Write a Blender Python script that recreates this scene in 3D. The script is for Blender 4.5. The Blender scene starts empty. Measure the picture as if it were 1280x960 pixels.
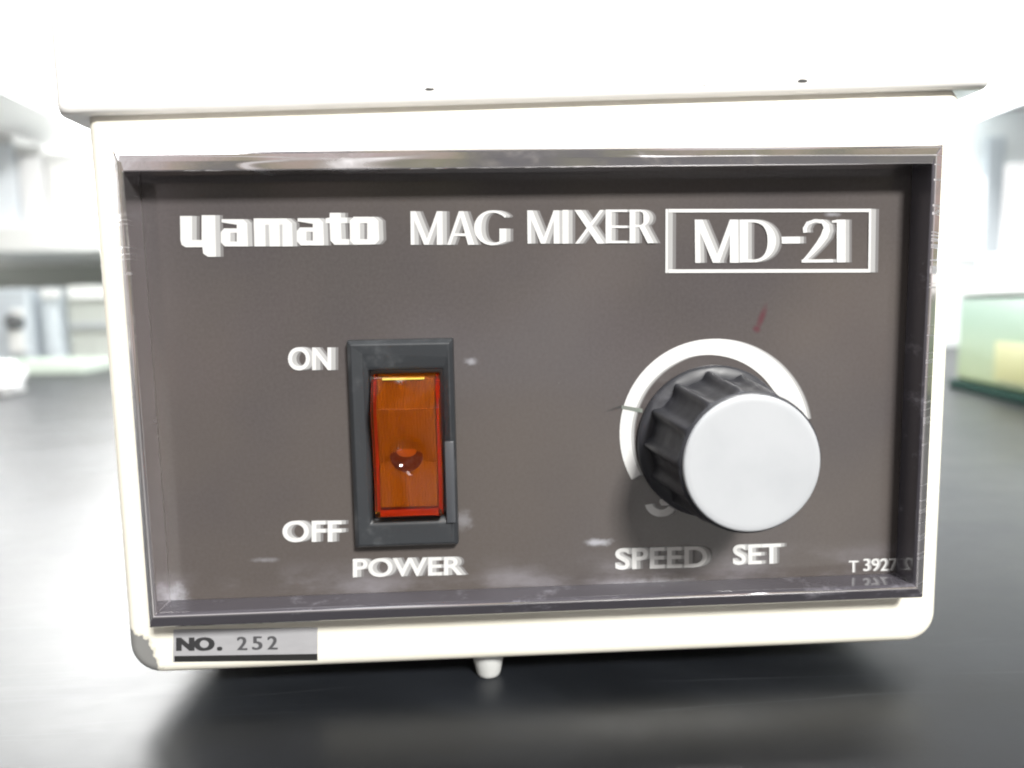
import bpy, bmesh, math, random
from mathutils import Vector, Matrix, geometry, noise
random.seed(4)
S = 0.001                      # everything below is written in millimetres
sc = bpy.context.scene
COL = sc.collection

# ------------------------------------------------------------------ camera
F, YAW, PIT, ROL = 900.15, 0.04774, 0.10917, -0.01872
CAM = Vector((-11.35, -133.27, 15.05))
cy_, sy_ = math.cos(YAW), math.sin(YAW); cp_, sp_ = math.cos(PIT), math.sin(PIT)
FW = Vector((sy_*cp_, cy_*cp_, -sp_)); R0 = Vector((cy_, -sy_, 0)); U0 = R0.cross(FW)
RT = math.cos(ROL)*R0 + math.sin(ROL)*U0
UP = -math.sin(ROL)*R0 + math.cos(ROL)*U0
cd = bpy.data.cameras.new('camera'); cam = bpy.data.objects.new('camera', cd); COL.objects.link(cam)
m = Matrix((RT, UP, -FW)).transposed().to_4x4(); m.translation = CAM*S; cam.matrix_world = m
cd.sensor_width = 36; cd.lens = F/1280*36; cd.clip_start = 0.005; cd.clip_end = 50
cd.dof.use_dof = True; cd.dof.focus_distance = 0.130; cd.dof.aperture_fstop = 11
sc.camera = cam; sc.cycles.filter_width = 2.1
sc.view_settings.view_transform = 'Standard'; sc.view_settings.look = 'None'
sc.view_settings.exposure = 0; sc.view_settings.gamma = 1

# ------------------------------------------------------------------ light: noise-coloured surroundings, fluorescent lamps behind the photographer, an added rear lamp
w = bpy.data.worlds.new("World"); sc.world = w; w.use_nodes = True
nt = w.node_tree; nt.nodes.clear()
wo = nt.nodes.new('ShaderNodeOutputWorld'); bg = nt.nodes.new('ShaderNodeBackground')
tc = nt.nodes.new('ShaderNodeTexCoord'); nz = nt.nodes.new('ShaderNodeTexNoise'); cr = nt.nodes.new('ShaderNodeValToRGB')
nz.inputs['Scale'].default_value = 4.0; nz.inputs['Detail'].default_value = 3
cr.color_ramp.elements[0].position = .43; cr.color_ramp.elements[0].color = (.12, .12, .15, 1)
cr.color_ramp.elements[1].position = .585; cr.color_ramp.elements[1].color = (1.4, 1.38, 1.4, 1)
e = cr.color_ramp.elements.new(.475); e.color = (.50, .50, .22, 1); e = cr.color_ramp.elements.new(.53); e.color = (.95, .66, .64, 1)  # olive, pink and white patches made up for the bezel to mirror
mp = nt.nodes.new('ShaderNodeMapping'); mp.inputs['Location'].default_value = (1.3, 1, 0)
nt.links.new(tc.outputs['Generated'], mp.inputs[0]); nt.links.new(mp.outputs[0], nz.inputs['Vector']); nt.links.new(nz.outputs['Fac'], cr.inputs['Fac'])
nt.links.new(cr.outputs['Color'], bg.inputs['Color']); bg.inputs['Strength'].default_value = .50
nt.links.new(bg.outputs[0], wo.inputs[0])

def lamp(name, loc, target, sx, sy, power, color):
    ld = bpy.data.lights.new(name, 'AREA'); ld.shape = 'RECTANGLE'; ld.size = sx*S; ld.size_y = sy*S
    ld.energy = power; ld.color = color
    o = bpy.data.objects.new(name, ld); COL.objects.link(o)
    o.location = Vector(loc)*S
    o.rotation_euler = (Vector(target)-Vector(loc)).to_track_quat('-Z', 'Y').to_euler()
    return o
lamp('ceiling_or_fill_lamp', (450, -1250, 900), (0, 0, 0), 300, 220, 52, (1, .985, .95))
lamp('ceiling_or_fill_lamp', (-500, -300, 1500), (0, 0, 0), 1200, 250, 10, (.97, .99, 1))
lamp('ceiling_or_fill_lamp', (-100, 350, 1500), (-100, 1000, 0), 1800, 300, 60, (.97, .99, 1))  # added lamp, brightens the shelves and bench at the back

# ------------------------------------------------------------------ helpers
def P3(px, py, Y=None, Z=None):
    """point of the plane y=Y (or z=Z) that the photograph shows at that spot, in mm"""
    d = FW + (px-640)/F*RT - (py-480)/F*UP
    t = (Y-CAM.y)/d.y if Y is not None else (Z-CAM.z)/d.z
    return CAM + t*d

def mat(name, color=(.5, .5, .5), rough=.5, metal=0, **kw):
    M = bpy.data.materials.new(name); M.use_nodes = True
    b = M.node_tree.nodes['Principled BSDF']
    b.inputs['Base Color'].default_value = (*color, 1); b.inputs['Roughness'].default_value = rough
    b.inputs['Metallic'].default_value = metal
    for k, v in kw.items(): b.inputs[k.replace('_', ' ')].default_value = v
    return M
class N:
    """tiny node writer"""
    def __init__(s, M): s.M = M; s.t = M.node_tree; s.b = s.t.nodes['Principled BSDF']; s._c = None
    def new(s, k, **kw):
        n = s.t.nodes.new(k)
        for a, v in kw.items(): setattr(n, a, v)
        return n
    def link(s, a, b): s.t.links.new(a, b)
    @property
    def co(s):
        if not s._c: s._c = s.new('ShaderNodeNewGeometry').outputs['Position']
        return s._c
    def noise(s, scale, detail=4, rough=.5, stretch=None, dist=0, loc=(0, 0, 0), rot=(0, 0, 0)):
        mp = s.new('ShaderNodeMapping'); s.link(s.co, mp.inputs[0])
        mp.inputs['Location'].default_value = loc; mp.inputs['Rotation'].default_value = rot
        if stretch: mp.inputs['Scale'].default_value = stretch
        n = s.new('ShaderNodeTexNoise'); s.link(mp.outputs[0], n.inputs['Vector'])
        n.inputs['Scale'].default_value = scale; n.inputs['Detail'].default_value = detail
        n.inputs['Roughness'].default_value = rough; n.inputs['Distortion'].default_value = dist
        return n.outputs['Fac']
    def ramp(s, fac, p0, p1, c0=0., c1=1.):
        r = s.new('ShaderNodeMapRange'); s.link(fac, r.inputs[0]); r.interpolation_type = 'SMOOTHSTEP'
        for i, v in enumerate((p0, p1, c0, c1)): r.inputs[i+1].default_value = v
        return r.outputs[0]
    def math(s, op, a, b=None):
        n = s.new('ShaderNodeMath', operation=op)
        for i, v in enumerate((a, b)):
            if v is None: continue
            if hasattr(v, 'links'): s.link(v, n.inputs[i])
            else: n.inputs[i].default_value = v
        return n.outputs[0]
    def mix(s, fac, a, b):
        n = s.new('ShaderNodeMix', data_type='RGBA')
        if hasattr(fac, 'links'): s.link(fac, n.inputs[0])
        else: n.inputs[0].default_value = fac
        for i, v in ((6, a), (7, b)):
            if hasattr(v, 'links'): s.link(v, n.inputs[i])
            else: n.inputs[i].default_value = (*v, 1)
        return n.outputs[2]
    def spot(s, p, r, sx=(1, 1, 1), soft=.6, wob=0, wscale=800, rot=0):
        """mask: 1 inside a blotch of radius r (mm) round p (mm); rot turns it in the x-z plane"""
        mp = s.new('ShaderNodeVectorMath', operation='SUBTRACT'); s.link(s.co, mp.inputs[0]); mp.inputs[1].default_value = Vector(p)*S
        ro = s.new('ShaderNodeVectorRotate', rotation_type='Y_AXIS'); s.link(mp.outputs[0], ro.inputs['Vector']); ro.inputs['Angle'].default_value = rot
        sl = s.new('ShaderNodeVectorMath', operation='MULTIPLY'); s.link(ro.outputs[0], sl.inputs[0]); sl.inputs[1].default_value = sx
        ln = s.new('ShaderNodeVectorMath', operation='LENGTH'); s.link(sl.outputs[0], ln.inputs[0])
        d = ln.outputs['Value']
        if wob:
            d = s.math('ADD', d, s.math('MULTIPLY', s.math('SUBTRACT', s.noise(wscale, 5, .65), .5), wob*S))
        return s.ramp(d, r*S, r*S*(1-soft))
    def bump(s, h, strength=.2, dist=.0002):
        b = s.new('ShaderNodeBump'); b.inputs['Strength'].default_value = strength; b.inputs['Distance'].default_value = dist
        s.link(h, b.inputs['Height']); s.link(b.outputs[0], s.b.inputs['Normal'])
    def base(s, c): s.link(c, s.b.inputs['Base Color'])
    def rough(s, c): s.link(c, s.b.inputs['Roughness'])
    def scratches(s, scale, stretch, thr=.012, loc=(0, 0, 0), rot=(0, 0, 0), sparse=.55):
        a = s.noise(scale, 2, .5, stretch, .6, loc, rot)
        line = s.ramp(s.math('ABSOLUTE', s.math('SUBTRACT', a, .5)), thr, 0)
        gate = s.ramp(s.noise(scale*.9, 3, .6, None, 0, (3, 1, 7)), sparse+.02, sparse+.09)
        return s.math('MULTIPLY', line, gate)

def obj(name, bm, M=None, parent=None, label=None, cat=None, group=None, kind=None, smooth=None, mats=None):
    me = bpy.data.meshes.new(name)
    bmesh.ops.recalc_face_normals(bm, faces=bm.faces) if not getattr(bm, 'keep', False) else None
    bm.to_mesh(me); bm.free()
    for v in me.vertices: v.co *= S
    for x in (mats or [M]): me.materials.append(x)
    o = bpy.data.objects.new(name, me); COL.objects.link(o)
    if parent: o.parent = parent
    if smooth is not None:
        for p in me.polygons: p.use_smooth = True
        me.set_sharp_from_angle(angle=math.radians(smooth))
    for k, v in (('label', label), ('category', cat), ('group', group), ('kind', kind)):
        if v: o[k] = v
    return o
def empty(name, label, cat, loc=(0, 0, 0), group=None):
    o = bpy.data.objects.new(name, None); COL.objects.link(o); o.empty_display_size = .01
    o['label'] = label; o['category'] = cat
    if group: o['group'] = group
    return o
def box(bm, x0, x1, y0, y1, z0, z1, bev=0, seg=3, M=None, mi=0):
    r = bmesh.ops.create_cube(bm, size=1)
    for v in r['verts']:
        v.co = Vector(((x0+x1)/2+v.co.x*(x1-x0), (y0+y1)/2+v.co.y*(y1-y0), (z0+z1)/2+v.co.z*(z1-z0)))
    vs = set(r['verts'])
    es = list({e for v in vs for e in v.link_edges})
    if bev:
        out = bmesh.ops.bevel(bm, geom=es, offset=bev, segments=seg, affect='EDGES', profile=.5)
        vs |= set(out['verts'])
    vs = {v for v in vs if v.is_valid}
    for f in bm.faces:
        if all(v in vs for v in f.verts): f.material_index = mi
    if M:
        for v in vs: v.co = M @ v.co
    return vs
def loft(bm, rings, close=True, cap0=True, cap1=True, mi=0):
    R = [[bm.verts.new(p) for p in r] for r in rings]
    n = len(R[0])
    for a, b in zip(R, R[1:]):
        for i in range(n if close else n-1):
            f = bm.faces.new((a[i], a[(i+1) % n], b[(i+1) % n], b[i])); f.material_index = mi
    if cap0: bm.faces.new(R[0]).material_index = mi
    if cap1: bm.faces.new(R[-1]).material_index = mi
    return R
def rrect(x0, x1, z0, z1, r, seg=6):
    """rounded rectangle in x,z; r = (bottom-left, bottom-right, top-right, top-left)"""
    out = []
    for (cx, cz, a0, q) in ((x0, z0, 180, 0), (x1, z0, 270, 1), (x1, z1, 0, 2), (x0, z1, 90, 3)):
        rr = r[q]; ox = cx + (rr if cx == x0 else -rr); oz = cz + (rr if cz == z0 else -rr)
        for k in range(seg+1):
            a = math.radians(a0 + 90*k/seg)
            out.append((ox+rr*math.cos(a), oz+rr*math.sin(a)))
    return out

TZ = -60.4                     # top of the bench
# ================================================================== SETTING
benchM = mat('black_bench_top', (.012, .013, .015), .30, Specular_IOR_Level=.55); n = N(benchM)
sc1 = n.scratches(4, (1, 26, 1), .012, (0, 0, 0), (0, 0, .30), .52)
sc2 = n.scratches(3, (1, 30, 1), .010, (5, 2, 0), (0, 0, -.42), .54)
sc3 = n.scratches(7, (1, 22, 1), .010, (9, 2, 0), (0, 0, 1.2), .56)
scr = n.math('MAXIMUM', n.math('MAXIMUM', sc1, sc2), sc3)
cloud = n.noise(14, 5, .6, (1, 2.2, 1), .5)
fine = n.noise(160, 4, .6, (1, 1.3, 1), .2)
c = n.mix(n.ramp(cloud, .35, .75), (.004, .005, .007), (.012, .014, .018))
c = n.mix(n.math('MULTIPLY', scr, .35), c, (.10, .11, .12))
n.base(c)
n.rough(n.math('ADD', n.ramp(cloud, .3, .7, .33, .39), n.math('ADD', n.math('MULTIPLY', scr, .03), n.math('MULTIPLY', fine, .06))))
n.bump(n.math('ADD', n.math('MULTIPLY', fine, .6), n.math('MULTIPLY', n.noise(600, 3), .25)), .09, .0003)
bm = bmesh.new(); box(bm, -1500, 1500, -500, 945, TZ-30, TZ, 2, 2)
obj('bench_top', bm, benchM, kind='structure', smooth=30)
floorM = mat('grey_floor', (.35, .36, .35), .5)
N(floorM).bump(N(floorM).noise(40), .05)
bm = bmesh.new(); box(bm, -3000, 3000, -2500, 1800, -960, -900); obj('floor', bm, floorM, kind='structure')

wallM = mat('white_wall', (.86, .87, .86), .7); n = N(wallM); n.base(n.mix(n.noise(5, 4), (.82, .83, .82), (.9, .9, .9))); n.bump(n.noise(60, 4), .1)
frameM = mat('window_frame_paint', (.85, .86, .86), .4)
def glow(name, col, s):
    M = mat(name, (.8, .8, .8), .3); b = M.node_tree.nodes['Principled BSDF']
    b.inputs['Emission Color'].default_value = (*col, 1); b.inputs['Emission Strength'].default_value = s
    return M
# wall behind: bright windows, and added glowing panes on the right
WY = 1750
wins = [(-2250, -1500), (-1440, -690), (-630, 120), (300, 1050), (1110, 1860)]
bm = bmesh.new()
xs = [-2900] + [v for a in wins for v in a] + [2900]
box(bm, -2900, 2900, WY, WY+120, -900, 150)
box(bm, -2900, 2900, WY, WY+120, 1700, 2000)
for i in range(0, len(xs), 2): box(bm, xs[i], xs[i+1], WY, WY+120, 151, 1699)
for a, b in wins[3:]: box(bm, a+.5, b-.5, WY+1, WY+119, 751, 1699)
wall = obj('wall', bm, wallM, kind='structure')
skyM = glow('daylit_window_glass', (1, 1, .985), 17.0); fillM = glow('added_right_glow', (.88, .95, 1), 5.5)  # second glow is for the right panes, added to brighten the bench
for (a, b) in wins:
    TP = 1700 if a < 0 else 750
    bm = bmesh.new(); 
    for (x0, x1, z0, z1) in ((a, b, 152, 182), (a, b, TP-32, TP-2), (a, a+30, 183, TP-33), (b-30, b, 183, TP-33)):
        box(bm, x0, x1, WY-12, WY+60, z0, z1)
    fr = obj('window_or_fill_frame', bm, frameM, wall)
    bm = bmesh.new(); box(bm, a+31, b-31, WY+20, WY+26, 184, TP-34); obj('window_or_fill_pane', bm, skyM if a < 0 else fillM, wall)

# ================================================================== THE MIXER
mixer = empty('magnetic_mixer', 'cream lab magnetic mixer with brown control panel, orange power switch and white-capped speed knob', 'lab mixer')
creamM = mat('cream_enamel', (.80, .77, .66), .34, Coat_Weight=.25, Coat_Roughness=.15); n = N(creamM)
dirt = n.ramp(n.noise(35, 6, .65), .45, .75, 0, .22)
c = n.mix(dirt, (.80, .775, .68), (.70, .66, .53))
chip = n.spot((-82.5, 2, -52.5), 9.0, (1, .55, 1), .03, 5.5, 330)
chip2 = n.spot((79, 0, -53), 2.2, (1, .6, 1), .05, 2, 900)
rim = n.math('SUBTRACT', n.spot((-82.5, 2, -52.5), 9.6, (1, .55, 1), .03, 5.5, 330), chip)
c = n.mix(rim, c, (.62, .60, .52)); c = n.mix(chip, c, (.21, .21, .205)); n.base(c)
n.rough(n.math('ADD', n.ramp(n.noise(70, 4), .3, .7, .28, .42), n.math('MULTIPLY', chip, .15)))
n.bump(n.math('SUBTRACT', n.math('MULTIPLY', n.noise(900, 2), .12), chip), .25, .0003)
# housing: rounded sheet-metal case
bm = bmesh.new()
X0, X1, Z0, Z1 = -79.2, 79.9, -54.2, 54
rad = (6.0, 6.0, 3, 3)
def ring(y, ins, slope=0):
    return [(x, y, z) for x, z in rrect(X0+ins, X1-ins, Z0+ins, Z1-ins, [max(r-ins, .6) for r in rad], 8)]
rings = []
for k in range(7):
    a = math.pi/2*k/6; rings.append(ring(1+2.2*(1-math.sin(a)), 2.2*(1-math.cos(a)))[:] )
rings = [ring(1+2.2*(1-math.cos(math.pi/2*k/6)), 2.2*(1-math.sin(math.pi/2*k/6))) for k in range(7)]
rings += [ring(154, 0), ring(156, 2)]
loft(bm, rings)
obj('housing', bm, creamM, mixer, smooth=35)
# top plate, hanging a little askew
lidM = mat('white_enamel', (.84, .83, .79), .3, Coat_Weight=.3, Coat_Roughness=.12); n = N(lidM)
c = n.mix(n.ramp(n.noise(30, 6, .6), .5, .8, 0, .2), (.88, .875, .85), (.78, .75, .68))
for p, r_ in ((P3(537, 112, Y=-1.2), .75), (P3(1003, 101.5, Y=-1.2), .9), (P3(880, 107, Y=-1.2), .3)):
    c = n.mix(n.spot(p, r_, (.8, 1, 2.4), .3, .7, 1500), c, (.06, .06, .06))
c = n.mix(n.math('MULTIPLY', n.spot(P3(1102, 20, Y=-3), 4.2, (1.6, .3, .8), .9, 1.5, 250), .35), c, (.45, .45, .45))
n.base(c); n.bump(n.noise(900, 2), .03, .0003)
bm = bmesh.new()
def lring(z, ins):
    pts = rrect(-83.6+ins, 84.6-ins, -1.3+ins, 158-ins, [max(3-ins, .5)]*4, 6)
    k = (53.3-49.4)/162
    return [(x, y, z + k*(x+80)) for x, y in pts]
rr = [lring(49.3+1.8*(1-math.sin(math.pi/2*k/4)) if False else 49.3+1.8*(1-math.cos(math.pi/2*k/4)), 1.1*(1-math.sin(math.pi/2*k/4))) for k in range(5)]
rr += [lring(74, 0)] + [lring(74+2*math.sin(math.pi/2*k/4), 2*(1-math.cos(math.pi/2*k/4))) for k in range(1, 5)]
loft(bm, rr)
obj('top_plate', bm, lidM, mixer, smooth=35)

# ---------------- feet
footM = mat('pale_rubber', (.55, .56, .55), .55); N(footM).bump(N(footM).noise(400), .1)
def foot(x, y, r=3.1):
    bm = bmesh.new(); rings = []
    for z, q in ((-54.0, 1.12), (-56, 1.06), (-59.6, .82), (TZ+.15, .74), (TZ, .66)):
        rings.append([(x+r*q*math.cos(a*math.pi/12), y+r*q*math.sin(a*math.pi/12), z) for a in range(24)])
    loft(bm, rings); obj('foot', bm, footM, mixer, smooth=40)
fc = P3(611, 848, Y=5)
foot(fc.x, 8, 3.1); foot(-69.5, 26, 2.8); foot(-66, 140); foot(66, 140)

# ---------------- bezel (moulded frame, bright plated)
bezM = mat('plated_bezel', (.62, .60, .62), .12, .92); n = N(bezM)
wear = n.ramp(n.noise(55, 6, .7, None, .4), .48, .72)
s1 = n.scratches(12, (1, 1, 22), .03, (2, 0, 0), (0, .12, 0), .52)
c = n.mix(n.math('MULTIPLY', wear, .5), (.82, .79, .80), (.60, .56, .58))
c = n.mix(n.math('MULTIPLY', s1, .6), c, (.85, .85, .9)); n.base(c)
n.rough(n.math('ADD', n.ramp(wear, 0, 1, .09, .2), n.math('MULTIPLY', s1, .25)))
n.bump(n.math('ADD', n.noise(140, 3), n.math('MULTIPLY', n.noise(1400, 2), .1)), .05, .0003)
bm = bmesh.new()
def rect(x, zt, zb, y, xc=0): return [(xc-x, y, zb), (xc+x, y, zb), (xc+x, y, zt), (xc-x, y, zt)]
H = 38.95
prof = [(72.6, H+3.3, .9), (72.6, H+3.3, -4.3), (72.2, H+2.9, -4.9), (70.75, H+.75, -6.2), (70.35, H+.35, -6.15), (70.0, H, -5.6), (70.0, H, -.1)]
ptop = [(H+3.3, .9), (H+3.3, -4.3), (H+3.0, -4.9), (H+1.35, -6.2), (H+.95, -6.2), (H-.4, -6.14), (H-.1, -.1)]
def brect(i):
    x, z, y = prof[i]; zt, yt = ptop[i]; xc = .35 if x > 71 else 0
    return [(xc-x, y, -z), (xc+x, y, -z), (xc+x, yt, zt), (xc-x, yt, zt)]
R = [[bm.verts.new(p) for p in brect(i)] for i in range(len(prof))]
for a, b in zip(R, R[1:]):
    for i in range(4):
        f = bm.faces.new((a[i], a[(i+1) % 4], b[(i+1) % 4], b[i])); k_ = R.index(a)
        f.material_index = 1 if (k_ >= 4 and i == 1) or (i == 0 and k_ in (1, 2, 4, 5)) else 0  # bottom and right faces coloured dark in place of dark reflections
darkbezM = mat('dark_bezel_face', (.050, .046, .055), .10, Specular_IOR_Level=.75); n = N(darkbezM)
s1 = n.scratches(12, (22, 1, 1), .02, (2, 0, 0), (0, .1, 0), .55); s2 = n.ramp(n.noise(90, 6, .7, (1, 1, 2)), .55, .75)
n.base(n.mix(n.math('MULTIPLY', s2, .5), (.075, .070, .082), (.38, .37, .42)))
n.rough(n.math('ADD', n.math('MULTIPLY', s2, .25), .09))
bezel = obj('bezel', bm, None, mixer, mats=[bezM, darkbezM])
mod = bezel.modifiers.new('soft', 'BEVEL'); mod.width = .00018; mod.segments = 2; mod.limit_method = 'ANGLE'; mod.angle_limit = math.radians(20)

# ---------------- brown control panel
panM = mat('brown_panel', (.12, .1, .1), .30, Specular_IOR_Level=.6, Coat_Weight=.6, Coat_Roughness=.10); n = N(panM)
mott = n.noise(16, 3, .5); grain = n.noise(1600, 2, .6)
c = n.mix(n.ramp(mott, .35, .65), (.060, .053, .054), (.080, .068, .060))
c = n.mix(n.math('MULTIPLY', grain, .35), c, (.13, .118, .12))
dust = n.scratches(11, (1, 1, 20), .005, (1, 4, 2), (0, .2, 0), .62)
dust2 = n.ramp(n.noise(420, 3, .7, (1, 1, 1.6)), .735, .78)
sep = n.new('ShaderNodeSeparateXYZ'); n.link(n.co, sep.inputs[0])
hz = n.math('MULTIPLY', n.ramp(sep.outputs[2], -.031, -.0388), n.ramp(n.noise(45, 5, .6, (1, 1, 2.5)), .4, .7))
c = n.mix(n.math('MULTIPLY', n.math('MAXIMUM', n.math('MULTIPLY', dust, .4), dust2), .4), c, (.45, .44, .46))
c = n.mix(n.math('MULTIPLY', hz, .4), c, (.34, .33, .37))
def pz(px, py): return P3(px, py, Y=0)
for (px, py, r_, st, so, am) in ((588, 452, 1.6, (1, 1, 1.4), .9, .5), (747, 678, 3.2, (.9, 1, 3), .95, .75), (205, 745, 5.5, (1, 1, 1.6), .95, .8),
                                 (203, 700, 6.0, (6, 1, 1), .9, .5), (578, 650, 2.6, (1, 1, 1), .9, .28),
                                 (820, 735, 9, (.7, 1, 3.5), .95, .6), (1040, 268, 1.2, (.6, 1, 2), .9, .5), (330, 700, 3, (1, 1, 4), .9, .3)):
    c = n.mix(n.math('MULTIPLY', n.spot(pz(px, py), r_, st, so, r_*1.6, 420), am*.75), c, (.50, .51, .56))
red = n.math('MAXIMUM', n.spot(pz(946, 411), 1.1, (1, 1, 1), .9, .6, 900), n.spot(pz(952, 397), 3.2, (3.2, 1, .9), .95, 2.2, 500, -.35))
c = n.mix(n.math('MULTIPLY', red, .7), c, (.09, .018, .028))
pen = n.spot(pz(778, 508), 3.4, (.8, 1, 9), .6, .5, 500, .28)
c = n.mix(n.math('MULTIPLY', pen, .75), c, (.03, .03, .03))
n.base(c)
n.rough(n.ramp(n.noise(25, 4), .3, .7, .16, .26))
n.bump(n.math('ADD', n.math('MULTIPLY', n.noise(60, 3), .8), n.math('MULTIPLY', grain, .05)), .035, .0005)
bm = bmesh.new(); box(bm, -70, 70, -.02, .85, -H, H)
panel = obj('control_panel', bm, panM, mixer)

# ---------------- lettering: sideways blur put into the shape and grey of sloping right flanks
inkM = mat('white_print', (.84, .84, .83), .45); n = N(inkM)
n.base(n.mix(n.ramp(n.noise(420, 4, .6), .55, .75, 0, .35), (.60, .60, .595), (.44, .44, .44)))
flankM = mat('print_blur_flank', (.33, .33, .33), .7); flank2M = mat('print_blur_edge', (.145, .14, .14), .7)  # two greys fade the blur towards the panel colour
SH = 1.4
def put_glyph(faces, verts, fn, h=.22, shear=SH, mats=(inkM, flankM, flank2M), name='letter', parent=panel, Y=0.0):
    """faces/verts: flat outline mesh in 2D; fn maps 2D -> photo position"""
    bm = bmesh.new()
    front = []
    for v in verts:
        p = fn(*v); q = P3(p[0], p[1], Y=Y-h); q.y = Y-h; front.append(bm.verts.new(q))
    fs = []
    for f in faces:
        try: fs.append(bm.faces.new([front[i] for i in f]))
        except ValueError: pass
    bm.normal_update()
    bd = [e for e in bm.edges if len(e.link_faces) == 1]
    back, mid = {}, {}
    for e_ in bd:
        for v in e_.verts:
            if v not in back:
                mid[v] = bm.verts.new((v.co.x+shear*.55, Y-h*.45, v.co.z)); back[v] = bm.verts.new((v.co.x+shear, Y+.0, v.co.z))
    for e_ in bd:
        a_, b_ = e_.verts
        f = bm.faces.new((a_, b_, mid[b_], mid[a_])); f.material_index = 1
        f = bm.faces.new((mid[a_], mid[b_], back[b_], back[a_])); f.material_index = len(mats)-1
    for f in bm.faces: f.smooth = False
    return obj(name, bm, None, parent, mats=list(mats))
def polys(loops_list):
    """list of polygons, each = [outer, hole, hole...] -> verts, faces"""
    V, Fc = [], []
    for loops in loops_list:
        o = len(V); flat = [p for l in loops for p in l]; V += flat
        for t in geometry.tessellate_polygon([[Vector((x, y, 0)) for x, y in l] for l in loops]):
            Fc.append([o+i for i in t])
    return V, Fc
def hand(loops_list, **kw):
    # overlapping strokes of one character: each a hair higher than the last
    bms = []
    allv, allf = [], []
    o = None
    for k, loops in enumerate(loops_list):
        v, f = polys([loops])
        g = put_glyph(f, v, lambda x, y: (x, y), h=kw.get('h', .22)+.012*k, shear=kw.get('shear', SH))
        if o is None: o = g
        else:
            b = bmesh.new(); b.from_mesh(o.data); b.from_mesh(g.data); b.to_mesh(o.data); b.free()
            d = g.data; bpy.data.objects.remove(g); bpy.data.meshes.remove(d)
    return o
def stroke(x0, y0, x1, y1, t0, t1=None):
    """straight stroke, horizontal thickness t"""
    t1 = t1 or t0
    return [[(x0, y0), (x0+t0, y0), (x1+t1, y1), (x1, y1)]]
def arc_ring(cx, cy, rx, ry, a0, a1, tf, seg=26):
    out, inn = [], []
    for k in range(seg+1):
        a = math.radians(a0+(a1-a0)*k/seg); t = tf(math.degrees(a))
        out.append((cx+rx*math.cos(a), cy-ry*math.sin(a)))
        inn.append((cx+(rx-t[0])*math.cos(a), cy-(ry-t[1])*math.sin(a)))
    return [out + inn[::-1]]
# maker's word
Y0 = lambda x: -(x-225)*.012     # the line rises a little to the right
def sh(l, dx=0): return [[(x+dx, y) for x, y in q] for q in l]
hand([[[(225, 270), (240, 270), (240, 300), (252, 300), (252, 269), (269, 269), (270, 321), (260, 321), (254, 317), (253, 309), (232, 309), (227, 306), (225.5, 300)]]])
aa = [[(277, 274), (304, 274), (309, 279), (310, 308), (281, 308), (276, 303), (276, 290), (280, 285.5), (296, 285.5), (296, 281), (277, 278)],
      [(288, 291), (288, 302), (296, 302), (296, 291)]]
hand([aa])
hand([[[(317, 273), (358, 273), (365, 279), (366, 308), (353, 308), (353, 281), (349.5, 281), (350, 308), (337, 308), (336, 281), (331.5, 281), (332, 308), (318, 308)]]])
hand([[[(x+(371-276), y-1.2) for x, y in l] for l in aa]])
hand([[[(412, 266), (426, 266), (426, 272), (434, 272), (434, 279), (426, 279), (427, 299), (436, 299), (436, 306), (418, 306), (413, 301), (412, 279), (407, 279), (407, 273), (412, 272)]]])
hand([[[(442, 271), (467, 271), (473, 276), (474, 300), (469, 305.5), (442, 306), (437.5, 301), (437, 276)], [(450, 279), (450, 299), (459, 299), (459, 279)]]])
# MAG MIXER, a flared sans with thick and thin strokes
def gM(x, w_, t, b, k=1):
    mid = x+w_*.5
    return [stroke(x, t, x+.5, b, 4.2*k, 4.6*k), stroke(x, t, mid-3*k, b, 6.6*k, 6.6*k), stroke(x+w_-7*k, t, mid-2*k, b, 4.5*k, 4.5*k), stroke(x+w_-7*k, t, x+w_-7*k, b, 7*k, 7.4*k)]
def gA(x, w_, t, b): return [stroke(x+w_*.43, t, x, b, 4.5, 4.2), stroke(x+w_*.43, t, x+w_-8, b, 5.5, 8), [[(x+w_*.25, t+(b-t)*.66), (x+w_*.75, t+(b-t)*.66), (x+w_*.77, t+(b-t)*.74), (x+w_*.22, t+(b-t)*.74)]]]
def gI(x, t, b): return [stroke(x, t, x, b, 7.6)]
def gX(x, w_, t, b): return [stroke(x, t, x+w_-9.5, b, 8.5, 9), stroke(x+w_-6, t, x+1, b, 4.6, 4.6)]
def gE(x, w_, t, b):
    return [stroke(x, t, x, b, 7.4)] + [[[(x+4, y), (x+w_, y), (x+w_, y+3), (x+4, y+3)]] for y in (t, (t+b)/2-1, b-3)]
def thick(a, lo, hi):
    s_ = abs(math.cos(math.radians(a))); return (lo+(hi-lo)*s_, lo)
def gR(x, w_, t, b):
    h = (b-t)*.52
    return [stroke(x, t, x, b, 7.2), arc_ring(x+w_*.38, t+h/2, w_*.42, h/2, -90, 90, lambda a: thick(a, 2.6, 7.5)),
            [[(x+5, t), (x+w_*.4, t), (x+w_*.4, t+2.7), (x+5, t+2.7)]], [[(x+5, t+h-2.7), (x+w_*.4, t+h-2.7), (x+w_*.4, t+h), (x+5, t+h)]],
            stroke(x+w_*.36, t+h-2, x+w_-8.5, b, 7.5, 8)]
def gG(x, w_, t, b):
    cx, cy, rx, ry = x+w_*.54, (t+b)/2, w_*.54, (b-t)/2+.6
    return [arc_ring(cx, cy, rx, ry, 42, 318, lambda a: (2.8+6.4*max(0, -math.cos(math.radians(a))), 3.0), 34), [[(x+w_*.74, cy+1), (x+w_*.94, cy+1), (x+w_*.94, b-4.5), (x+w_*.74, b-1)]]]
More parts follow.
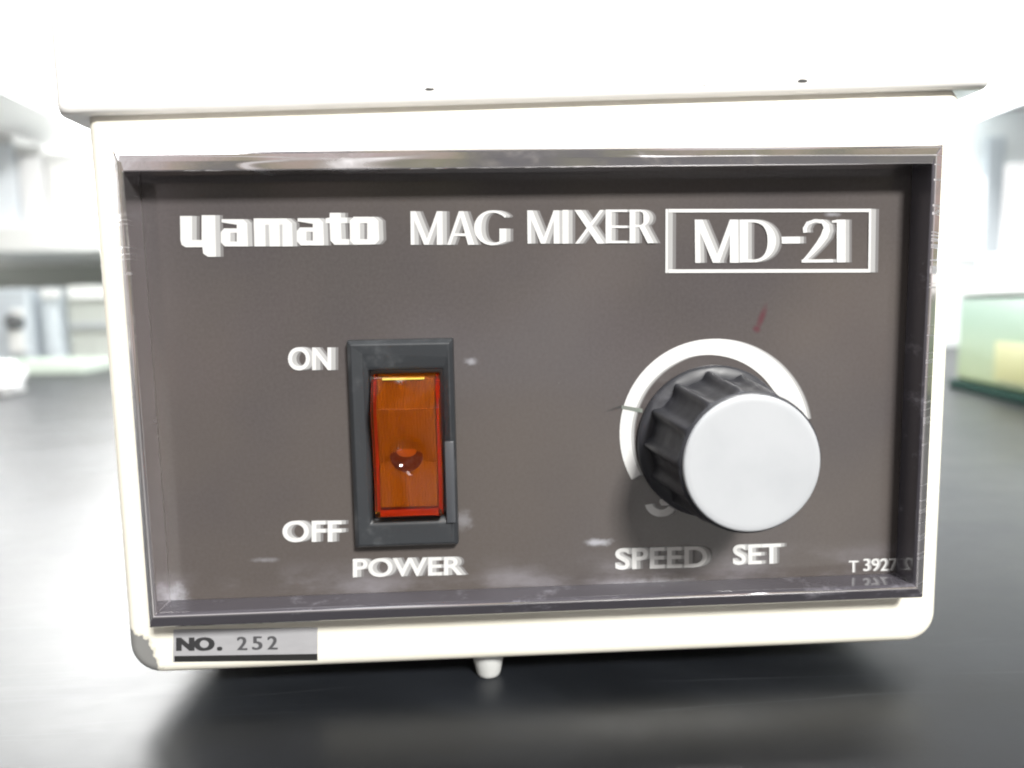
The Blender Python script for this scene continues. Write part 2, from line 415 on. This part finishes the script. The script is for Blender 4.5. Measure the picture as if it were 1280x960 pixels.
def gD(x, w_, t, b):
    ry = (b-t)/2
    return [stroke(x, t, x, b, 10), arc_ring(x+w_*.36, (t+b)/2, w_*.64, ry, -90, 90, lambda a: thick(a, 3.6, 10.5), 30),
            [[(x+6, t), (x+w_*.38, t), (x+w_*.38, t+3.6), (x+6, t+3.6)]], [[(x+6, b-3.6), (x+w_*.38, b-3.6), (x+w_*.38, b), (x+6, b)]]]
hand(gM(513, 40, 264, 306)); hand(gA(559, 34, 264, 306)); hand(gG(592.5, 43, 263.5, 306))
hand(gM(659, 40, 263, 304.5)); hand(gI(703, 262.5, 304.5)); hand(gX(718, 38, 262.5, 304.5)); hand(gE(757, 27, 262, 304)); hand(gR(787, 31, 262, 304))
# model number in its frame
hand(gM(868.5, 54, 274.5, 328.5, 1.45)); hand(gD(925, 45, 274.5, 328)); hand([[[(977, 296), (1000, 295.7), (1000, 304.3), (977, 304.6)]]])
two = []
pts = [(1004, 291), (1003.5, 285), (1008, 277.5), (1018, 274), (1029, 274.8), (1036.5, 281), (1037.5, 289), (1034, 298), (1026, 308), (1014, 320), (1006, 327)]
th = [5, 5, 4.6, 4, 5, 8, 9.5, 9, 7.5, 5, 3.5]
L_, R_ = [], []
for i, p in enumerate(pts):
    a = Vector(pts[max(i-1, 0)]); b = Vector(pts[min(i+1, len(pts)-1)]); d = (b-a).normalized(); nn = Vector((-d.y, d.x))
    L_.append(tuple(p)); R_.append(tuple(Vector(p)+nn*th[i]))
hand([[L_+R_[::-1]], [[(1002, 324.5), (1041, 324), (1041.5, 328), (1002, 328.3)]]])
hand([stroke(1046, 274.5, 1046, 328, 11), [[(1039.5, 276), (1047, 274.5), (1047, 278), (1040, 278.5)]]])
for l, sh_ in (([(832, 261.3), (1089, 261), (1089, 265), (832, 265.6)], .9), ([(832, 336.8), (1087, 336.2), (1087, 340.6), (832, 341.2)], .9),
               ([(832, 261.4), (834.8, 261.4), (834.5, 341), (831.8, 341)], 1.75), ([(1086.3, 261.2), (1089.2, 261.2), (1088, 340.5), (1085.2, 340.5)], 1.75)):
    o = hand([[l]], h=.2+(.02 if sh_ > 1 else 0), shear=sh_); o.name = 'frame_line'

# plain grotesque words, taken from the built-in face
def words_(text, x0, x1, top, base, rise=0, weight=.02, shear=SH, h=.2, mats=None, parent=None, Y=0.0, name='letter', squash=1):
    cu = bpy.data.curves.new('t', 'FONT'); cu.body = text; cu.offset = weight; cu.resolution_u = 6; cu.size = 1; cu.fill_mode = 'FRONT'
    to = bpy.data.objects.new('t', cu); COL.objects.link(to)
    bpy.context.view_layer.update()
    me = bpy.data.meshes.new_from_object(to.evaluated_get(bpy.context.evaluated_depsgraph_get()))
    bb = [v.co for v in me.vertices]
    ax, bx = min(v.x for v in bb), max(v.x for v in bb); ay, by = min(v.y for v in bb), max(v.y for v in bb)
    # split into connected characters
    b = bmesh.new(); b.from_mesh(me); bmesh.ops.remove_doubles(b, verts=b.verts, dist=1e-5)
    b.verts.ensure_lookup_table(); seen = set()
    for v in b.verts:
        if v.index in seen: continue
        comp, st = [], [v]; seen.add(v.index)
        while st:
            q = st.pop(); comp.append(q)
            for e_ in q.link_edges:
                r_ = e_.other_vert(q)
                if r_.index not in seen: seen.add(r_.index); st.append(r_)
        idx = {q.index: i for i, q in enumerate(comp)}
        fs = {f for q in comp for f in q.link_faces}
        def fn(x, y):
            u = (x-ax)/(bx-ax); vv = (y-ay)/(by-ay)
            return (x0+(x1-x0)*u, base+(top-base)*vv-rise*u)
        put_glyph([[idx[q.index] for q in f.verts] for f in fs], [(q.co.x, q.co.y) for q in comp], fn, h=h, shear=shear,
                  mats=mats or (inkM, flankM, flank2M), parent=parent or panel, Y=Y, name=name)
    b.free(); bpy.data.objects.remove(to); bpy.data.curves.remove(cu); bpy.data.meshes.remove(me)
words_('ON', 360, 414, 434, 463, 0, .020)
words_('OFF', 353, 427, 651, 678, .5, .020)
words_('POWER', 441, 578, 698.5, 722, 3, .020)
words_('SPEED', 769, 884, 685.5, 712.5, 3.5, .018)
words_('SET', 916, 976, 681, 706.5, 2, .018)
words_('T', 1061, 1072, 701, 715.5, 0, .0, 0.5, .1)
words_('3927', 1079, 1121, 698.5, 714, .5, .0, .7, .1)

# ---------------- speed scale crescent (printed, 0.1 mm thick)
KX, KZ = 33.1, -11.5
C0 = (893, 542)
V, Fc = [], []
out, inn = [], []
for k in range(61):
    a = math.radians(209 - (209-9)*k/60); u = k/60
    t = 13 + 5*min(1, u/.45) + 9*max(0, min(1, (u-.5)/.35))
    out.append((C0[0]+118.5*math.cos(a), C0[1]-118.5*math.sin(a)))
    inn.append((C0[0]+(118.5-t)*math.cos(a), C0[1]-(118.5-t)*math.sin(a)))
v, f = polys([[out+inn[::-1]]])
o = put_glyph(f, v, lambda x, y: (x, y), h=.12, shear=.9); o.name = 'scale_arc'
markM = mat('pen_mark', (.16, .18, .16), .5)
v, f = polys([[[(777, 506.5), (803, 511), (803, 516), (777, 511)]]])
o = put_glyph(f, v, lambda x, y: (x, y), h=.17, shear=.05, mats=(markM, markM)); o.name = 'pen_mark'
v, f = polys([arc_ring(826, 628, 20, 18, 190, 330, lambda a: (9, 9))]);
o = put_glyph(f, v, lambda x, y: (x, y), h=.12, shear=.8); o.name = 'zero_mark'
v, f = polys([[[(825, 624), (842, 624), (842, 631), (827, 632), (824, 628)]]])
o = put_glyph(f, v, lambda x, y: (x, y), h=.15, shear=.4); o.name = 'zero_mark'

# ---------------- knob
knob = bpy.data.objects.new('speed_knob', None)
knobM = mat('black_knob_plastic', (.022, .023, .028), .45); n = N(knobM)
n.base(n.mix(n.ramp(n.noise(260, 5, .7), .5, .8), (.026, .027, .033), (.06, .06, .07)))
n.rough(n.ramp(n.noise(300, 4), .3, .7, .40, .52)); n.bump(n.noise(1500, 2), .03)
bm = bmesh.new()
NF, SEG = 13, 13*18
def kring(y, r0, depth, ph=.25):
    o_ = []
    for i in range(SEG):
        a = 2*math.pi*i/SEG
        u = (math.cos(NF*(a+ph))+1)/2
        o_.append((KX+(r0-depth*(1-u**3.5))*math.cos(a), -y, KZ+(r0-depth*(1-u**3.5))*math.sin(a)))
    return o_
loft(bm, [kring(.1, 14.6, 0), kring(1.0, 14.6, 0), kring(1.5, 14.2, 0), kring(1.62, 13.7, 1.5), kring(3.4, 13.45, 1.5), kring(16.9, 12.4, 1.3),
          kring(18.2, 12.1, .5), kring(18.9, 11.9, .0), kring(19.3, 11.5, 0)])
kb = obj('speed_knob', bm, knobM, mixer, smooth=50, label='black ribbed knob with white cap')
capM = mat('white_cap', (.72, .74, .76), .42); n = N(capM)
n.base(n.mix(n.ramp(n.noise(60, 5, .6), .4, .75), (.425, .44, .46), (.385, .40, .42))); n.bump(n.noise(900, 2), .03)
bm = bmesh.new()
def cring(y, r): return [(KX+r*math.cos(2*math.pi*i/96), -y, KZ+r*math.sin(2*math.pi*i/96)) for i in range(96)]
loft(bm, [cring(19.2, 11.4), cring(19.75, 11.4), cring(20.0, 11.27), cring(20.12, 11.0), cring(20.12, 10.2), cring(20.2, 5)])
obj('knob_cap', bm, capM, kb, smooth=40)

# ---------------- power switch
swM = mat('charcoal_switch_plastic', (.040, .043, .048), .38); n = N(swM)
n.base(n.mix(n.ramp(n.noise(200, 5, .65), .5, .85), (.029, .032, .036), (.075, .08, .085)))
n.bump(n.noise(1800, 2), .06)
sx0, sx1, sz0, sz1 = -34.9, -15.6, -29.4, 9.3
wx0, wx1, wz0, wz1 = -31.0, -17.8, -23.7, 3.6
bm = bmesh.new()
def rr2(x0, x1, z0, z1, y): return [(x0, y, z0), (x1, y, z0), (x1, y, z1), (x0, y, z1)]
prof = [rr2(sx0, sx1, sz0, sz1, .1), rr2(sx0+.1, sx1-.1, sz0+.1, sz1-.1, -2.0), rr2(sx0+.9, sx1-.9, sz0+.7, sz1-.9, -2.9),
        rr2(wx0-1.0, wx1+1.0, wz0-1.2, wz1+2.4, -2.7), rr2(wx0-.5, wx1+.5, wz0-.5, wz1+.6, -2.3), rr2(wx0-.1, wx1+.1, wz0-.1, wz1+.1, -2.0), rr2(wx0-.1, wx1+.1, wz0-.1, wz1+.1, 3)]
R = loft(bm, prof, cap0=False, cap1=True)
sw = obj('switch_surround', bm, swM, mixer)
mod = sw.modifiers.new('soft', 'BEVEL'); mod.width = .00022; mod.segments = 3; mod.limit_method = 'ANGLE'; mod.angle_limit = math.radians(15)
# raised rail beside the rocker, lighter colour stands for the inner wall's highlight
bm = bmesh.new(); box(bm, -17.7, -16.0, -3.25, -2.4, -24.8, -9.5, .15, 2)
obj('switch_rail', bm, mat('lighter_charcoal_plastic', (.06, .064, .072), .35), sw, smooth=35)
# rocker: amber shell over a ribbed diffuser
shellM = mat('amber_plastic', (1.0, .38, .022), .08, Transmission_Weight=1.0, IOR=1.47); n = N(shellM)
n.bump(n.noise(40, 1), .02)
RZ = P3(506, 512, Y=-6).z
rx0, rx1 = -30.5, -18.2
rocker_yz = [(-1.6, 3.0), (-2.9, 2.6), (-6.1, RZ), (-4.9, -9.5), (-4.6, -13.5), (-5.0, -19.5), (-5.4, -21.9), (-5.0, -22.9), (-1.6, -23.2)]
def slab(bm, x0, x1, yz, back, dy=0.):
    loft(bm, [[(x0, y+dy, z) for y, z in yz] + [(x0, back, yz[-1][1]), (x0, back, yz[0][1])],
              [(x1, y+dy, z) for y, z in yz] + [(x1, back, yz[-1][1]), (x1, back, yz[0][1])]])
bm = bmesh.new(); slab(bm, rx0, rx1, rocker_yz, 2.5)
# round dimple in the middle: cut with a sphere
dim = P3(507, 570, Y=-4.8)
rk = obj('rocker', bm, shellM, sw)
mod = rk.modifiers.new('soft', 'BEVEL'); mod.width = .00035; mod.segments = 3; mod.limit_method = 'ANGLE'; mod.angle_limit = math.radians(8)
bm = bmesh.new(); bmesh.ops.create_uvsphere(bm, u_segments=48, v_segments=24, radius=4.6)
for v in bm.verts: v.co = Vector((v.co.x+dim.x, v.co.y*.9-7.2, v.co.z+dim.z))
cut = obj('cutter', bm, shellM, None, smooth=180)
bo = rk.modifiers.new('dimple', 'BOOLEAN'); bo.operation = 'DIFFERENCE'; bo.object = cut; bo.solver = 'EXACT'
bpy.context.view_layer.update()
me = bpy.data.meshes.new_from_object(rk.evaluated_get(bpy.context.evaluated_depsgraph_get()))
rk.modifiers.clear(); rk.data = me
for p in me.polygons: p.use_smooth = True
me.set_sharp_from_angle(angle=math.radians(22))
bpy.data.objects.remove(cut)
coreM = mat('orange_diffuser', (.80, .30, .04), .5); n = N(coreM)
n.base(n.mix(n.noise(40, 2, .6), (.36, .19, .045), (.33, .17, .04)))
bm = bmesh.new()
nr = 20
pts = []
for i in range(nr*2+1):
    x = rx0+1.05 + (rx1-rx0-2.1)*i/(nr*2); pts.append((x, .07 if i % 2 else -.07))
front_yz = [(-1.9, 1.9), (-4.6, RZ-.2), (-3.4, -9.5), (-2.2, -13.2), (-3.5, -19.5), (-3.9, -21.2)]
grid = [[bm.verts.new((x, y+dy, z)) for y, z in front_yz] for x, dy in pts]
for a, b in zip(grid, grid[1:]):
    for i in range(len(front_yz)-1): bm.faces.new((a[i], a[i+1], b[i+1], b[i]))
# sides and back, so that it is a body
bk = [[bm.verts.new((x, 1.8, z)) for z in (front_yz[0][1], front_yz[-1][1])] for x, dy in pts]
for k in range(len(pts)-1):
    bm.faces.new((grid[k][0], grid[k+1][0], bk[k+1][0], bk[k][0])); bm.faces.new((grid[k][-1], grid[k+1][-1], bk[k+1][1], bk[k][1]))
    bm.faces.new((bk[k][0], bk[k+1][0], bk[k+1][1], bk[k][1]))
bm.faces.new(grid[0]+[bk[0][1], bk[0][0]]); bm.faces.new(grid[-1]+[bk[-1][1], bk[-1][0]])
obj('diffuser', bm, coreM, sw)

redM = mat('deep_red_plastic', (.42, .03, .01), .5)
bm = bmesh.new(); box(bm, rx0+.35, rx1-.35, 1.9, 2.2, -22.6, 2.4); box(bm, rx0+.35, rx0+.9, -2.6, 1.85, -22.2, 1.6); box(bm, rx1-.9, rx1-.35, -2.6, 1.85, -22.2, 1.6); box(bm, rx0+.95, rx1-.95, -4.2, 1.85, -22.6, -21.6)
obj('inner_tray', bm, redM, sw)
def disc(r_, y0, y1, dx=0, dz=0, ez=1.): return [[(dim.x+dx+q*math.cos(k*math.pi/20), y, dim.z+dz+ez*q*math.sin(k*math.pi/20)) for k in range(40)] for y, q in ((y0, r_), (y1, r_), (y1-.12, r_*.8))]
bm = bmesh.new(); loft(bm, disc(3.3, -2.0, -2.74, 0, -.3)); obj('dimple_shade_disc', bm, mat('dark_red_disc', (.13, .028, .008), .6), sw, smooth=60)  # dark disc puts the dimple's shade into colour
bm = bmesh.new(); loft(bm, disc(1.9, -2.5, -2.9, 0, .6, .62)); obj('dimple_highlight', bm, mat('orange_highlight', (.50, .20, .03), .3), sw, smooth=60)  # orange spot stands in for the highlight arc in the dimple
bm = bmesh.new()
for i in range(22): box(bm, rx0+2+i*.345, rx0+2+i*.345+.25, -3.3, -2.2, 2.0, 2.35, .04, 1)
obj('highlight_teeth', bm, mat('yellow_highlight', (.95, .75, .12), .3), sw, kind='stuff')  # yellow teeth stand in for a serrated highlight along the top edge

# ---------------- serial label
labM = mat('grey_foil_label', (.34, .34, .36), .38, .35); n = N(labM)
n.base(n.mix(n.noise(300, 4, .6, (1, 1, 3)), (.44, .44, .46), (.54, .54, .56)))
blkM = mat('black_foil', (.02, .02, .02), .4)
bm = bmesh.new()
a, b, c_, d = P3(217, 787, Y=.94), P3(397, 784.3, Y=.94), P3(397, 825.5, Y=.94), P3(216, 827.5, Y=.94)
def quad(bm, pts, y0, y1, mi=0):
    loft(bm, [[(p.x, y0, p.z) for p in pts], [(p.x, y1, p.z) for p in pts]], mi=mi)
quad(bm, [a, b, c_, d], .985, .90)
lab = obj('serial_label', bm, labM, mixer)
bm = bmesh.new()
quad(bm, [P3(218, 820, Y=.9), P3(396.8, 817.3, Y=.9), P3(396.8, 825.2, Y=.9), P3(218, 827.2, Y=.9)], .899, .86)
obj('label_stripe', bm, blkM, lab)
darkink = mat('black_stamped_ink', (.03, .03, .032), .5); greyink = mat('soft_stamped_ink', (.07, .07, .075), .5)
words_('NO', 220, 266, 797, 814, .4, .035, .35, .04, (darkink, darkink), lab, .895)
words_('.', 271, 276, 808.5, 813.6, 0, .03, .3, .04, (darkink, darkink), lab, .895)
for ch, x in (('2', 296), ('5', 315), ('2', 334)):
    words_(ch, x, x+11.5, 796-(x-296)*.02, 812.8-(x-296)*.02, 0, .005, .25, .04, (greyink, greyink), lab, .895)

# ================================================================== BACKGROUND THINGS (all out of focus)
greyP = mat('grey_instrument_paint', (.36, .38, .40), .5); N(greyP).bump(N(greyP).noise(90), .1)
paleP = mat('pale_blue_grey_paint', (.55, .60, .64), .5); N(paleP).bump(N(paleP).noise(90), .1)
whiteP = mat('white_laminate', (.80, .81, .80), .5); N(whiteP).bump(N(whiteP).noise(90), .1)
darkP = mat('dark_grey_plastic', (.14, .145, .15), .5)
oliveP = mat('grey_green_panel', (.42, .44, .41), .6); N(oliveP).bump(N(oliveP).noise(90), .1)
def pbox(bm, px0, px1, pyt, pyb, Y, depth, bev=3, zb=None):
    a = P3(px0, pyt, Y=Y); b = P3(px1, pyb, Y=Y)
    box(bm, a.x, b.x, Y, Y+depth, zb if zb is not None else b.z, a.z, bev, 2)
    return a, b
# shelf unit at the back on the left
su = empty('shelf_unit', 'blurred white bench shelf unit behind the mixer on the left', 'shelf unit')
bm = bmesh.new(); a, b = pbox(bm, -260, 260, 287, 312, 960, 300, 3); obj('shelf', bm, whiteP, su); SZ = a.z
bm = bmesh.new(); box(bm, -1100, -330, 1262, 1275, TZ-200, SZ); obj('back_panel', bm, oliveP, su)
bm = bmesh.new(); a_ = P3(80, 150, Y=960); box(bm, a_.x-420, a_.x, 380, 1250, a_.z, a_.z+24, 2, 2); obj('overhead_shelf', bm, whiteP, su)
for x in (-1090, -348):
    bm = bmesh.new(); box(bm, x, x+16, 1215, 1255, TZ-900+60, SZ+330); obj('post', bm, whiteP, su)
# bottles / boxes on the shelf
for (p0, p1, pt, lab_, col) in ((-40, 14, 168, 'tall bluish white carton at the left end of the back shelf', (.72, .80, .88)),
                                (19, 50, 182, 'narrow white carton between two others on the back shelf', (.82, .83, .84)),
                                (55, 118, 190, 'wide cream-white carton beside the mixer on the back shelf', (.82, .82, .78))):
    M_ = mat('carton_board', col, .6); n = N(M_); n.base(n.mix(n.noise(12, 3), col, (.92, .93, .94)))
    q0, q1 = P3(p0, pt, Y=1000), P3(p1, pt, Y=1000)
    t = empty('carton', lab_, 'carton', group='cartons on the back shelf')
    bm = bmesh.new(); box(bm, q0.x, q1.x, 1000, 1130, SZ+.2, q0.z-14, 4, 2); obj('box_body', bm, M_, t)
    bm = bmesh.new(); box(bm, q0.x-2, q1.x+2, 998, 1132, q0.z-13, q0.z, 3, 2); obj('lid', bm, whiteP, t)
# instruments on a low ledge behind the bench edge
ledge = bmesh.new(); box(ledge, -1500, 1500, 947, 1262, TZ-30, TZ-1, 2, 2); obj('rear_ledge', ledge, whiteP, kind='structure')
t = empty('power_supply', 'grey boxy instrument with white display and dark knob at the left picture edge', 'instrument')
bm = bmesh.new(); a, b = pbox(bm, -60, 42, 362, 452, 950, 180, 5, TZ-1); obj('case', bm, paleP, t)
bm = bmesh.new(); pbox(bm, 12, 29, 386, 396, 944, 4, 1); obj('button', bm, whiteP, t)
bm = bmesh.new(); pbox(bm, 10, 31, 414, 441, 944, 4, 1); obj('display', bm, whiteP, t)
bm = bmesh.new(); q = P3(20, 402, Y=948); loft(bm, [[(q.x+r*math.cos(i*math.pi/12), y, q.z+r*math.sin(i*math.pi/12)) for i in range(24)] for y, r in ((949, 12), (938, 11), (936, 9))]); obj('dial', bm, darkP, t)
t = empty('narrow_instrument', 'slim pale blue-grey instrument standing beside the boxy one on the left', 'instrument')
bm = bmesh.new(); pbox(bm, 48, 76, 360, 452, 955, 170, 5, TZ-1); obj('case', bm, paleP, t)
bm = bmesh.new(); pbox(bm, 50, 74, 362, 372, 950, 4, 1); obj('top_trim', bm, whiteP, t)
t = empty('bench_instrument', 'darker grey-green instrument half hidden by the mixer on the left', 'instrument')
bm = bmesh.new(); pbox(bm, 80, 190, 357, 452, 970, 170, 5, TZ-1); obj('case', bm, oliveP, t)
bm = bmesh.new(); pbox(bm, 84, 186, 360, 372, 965, 4, 1); obj('top_trim', bm, whiteP, t)
bm = bmesh.new(); pbox(bm, 84, 186, 404, 409, 965, 4, 1); obj('front_rib', bm, greyP, t)
greenM = mat('pale_green_plastic', (.62, .70, .62), .5)
t = empty('shallow_tray', 'shallow pale green tray on the bench behind the mixer at left', 'tray')
q = P3(82, 452, Z=TZ)
bm = bmesh.new(); box(bm, q.x, q.x+150, 800, 905, TZ, TZ+4, 1.5, 2); obj('tray_base', bm, greenM, t)
bm = bmesh.new()
for (x0, x1, y0, y1) in ((q.x, q.x+150, 800, 804), (q.x, q.x+150, 901, 905), (q.x, q.x+4, 804.1, 900.9), (q.x+146, q.x+150, 804.1, 900.9)): box(bm, x0, x1, y0, y1, TZ+4.1, TZ+14)
obj('rim', bm, greenM, t)
# crumpled tissue
bm = bmesh.new(); bmesh.ops.create_icosphere(bm, subdivisions=5, radius=1)
q = P3(-8, 492, Z=TZ)
for v in bm.verts:
    d = v.co.normalized(); k = 1+.30*noise.fractal(d*1.6, .8, 2.2, 5)-.22*abs(noise.noise(d*3.1+Vector((4, 1, 2))))
    v.co = Vector((q.x+d.x*31*k, q.y+d.y*26*k, max(TZ+.1, TZ+13+d.z*20*k)))
tisM = mat('tissue_paper', (.86, .87, .88), .8); N(tisM).bump(N(tisM).noise(120, 5), .4, .002)
obj('crumpled_tissue', bm, tisM, label='crumpled white tissue lying on the black bench at the left edge', cat='tissue', smooth=60)

# right: green plastic tank with white lid, blue cover on it, shelf above
A = P3(1193, 484, Z=TZ); B = P3(1280, 505, Z=TZ)
ang = math.atan2(A.y-B.y, A.x-B.x)
tv = Vector((math.cos(ang), math.sin(ang), 0)); nv = Vector((tv.y, -tv.x, 0))     # nv points away, to the right
M4 = Matrix((( -tv.x, nv.x, 0, A.x), (-tv.y, nv.y, 0, A.y), (0, 0, 1, 0), (0, 0, 0, 1)))
tank = empty('storage_tank', 'green tinted plastic tank with white lid rim on the bench right of the mixer', 'tank')
tankM = mat('green_tinted_plastic', (.38, .62, .44), .35, Transmission_Weight=.08); n = N(tankM)
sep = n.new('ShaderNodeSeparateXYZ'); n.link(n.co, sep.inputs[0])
n.base(n.mix(n.ramp(sep.outputs[2], -.055, .012), (.19, .24, .11), (.05, .15, .085)))   # paler and yellower towards the bottom
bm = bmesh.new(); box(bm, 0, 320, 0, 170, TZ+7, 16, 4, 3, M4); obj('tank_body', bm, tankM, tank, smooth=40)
dgM = mat('dark_green_base', (.002, .02, .014), .8, Specular_IOR_Level=.1)
bm = bmesh.new(); box(bm, -4, 324, -4, 174, TZ, TZ+6.9, 2, 2, M4); obj('tank_base', bm, dgM, tank, smooth=40)
bm = bmesh.new(); box(bm, -5, 325, -5, 175, 16.1, 34, 3, 3, M4); obj('tank_lid', bm, whiteP, tank, smooth=40)
yelM = mat('cream_yellow_plastic', (.27, .27, .12), .5)
bm = bmesh.new(); box(bm, 66, 150, -3.2, -.2, TZ+13, TZ+42, 1, 2, M4); obj('side_label', bm, yelM, tank, smooth=40)
bluM = mat('pale_blue_plastic', (.62, .80, .90), .4)
bm = bmesh.new(); box(bm, 5, 300, 10, 165, 34.1, 48, 3, 3, M4)
obj('blue_tray', bm, bluM, label='pale blue flat tray lying on the white lid of the green tank', cat='tray', smooth=40)
su2 = empty('wall_cabinet', 'pale grey-blue cabinet with glowing white doors under a white overhead shelf, right of the mixer', 'cabinet')
cabM = mat('pale_cabinet_panel', (.84, .88, .89), .5); N(cabM).bump(N(cabM).noise(50), .1)
bm = bmesh.new(); a = P3(1150, 120, Y=930); box(bm, a.x-100, a.x+520, 948, 1230, TZ-1, a.z, 3, 2); obj('case', bm, cabM, su2)
litM = glow('glowing_door_panel', (1, 1, 1), .7)  # door emission stands in for daylight behind
for (p0, p1, pt, pb) in ((1200, 1231, 222, 322), (1254, 1330, 205, 318)):
    bm = bmesh.new(); pbox(bm, p0, p1, pt, pb, 938, 8, 2); obj('door', bm, litM, su2)
bm = bmesh.new(); pbox(bm, 1236, 1250, 170, 330, 936, 10, 2); obj('door_post', bm, paleP, su2)
a0 = P3(1203, 136, Y=930); a1 = P3(1280, 104, Y=620)
q = P3(1240, 92, Y=760)
bm = bmesh.new()
zb = a0.z
bt = bmesh.new()
loft(bt, [[(a0.x+9+r_*math.cos(i*math.pi/12), y, zb-10+r_*math.sin(i*math.pi/12)) for i in range(24)] for y, r_ in ((500, 5), (502, 8), (928, 8), (930, 5))])
obj('light_tube', bt, glow('lit_fluorescent_tube', (.95, 1, 1), 8), su2, smooth=50)
box(bm, a0.x+2, a0.x+380, 420, 946, zb, zb+26, 2, 2); obj('overhead_shelf', bm, whiteP, su2)
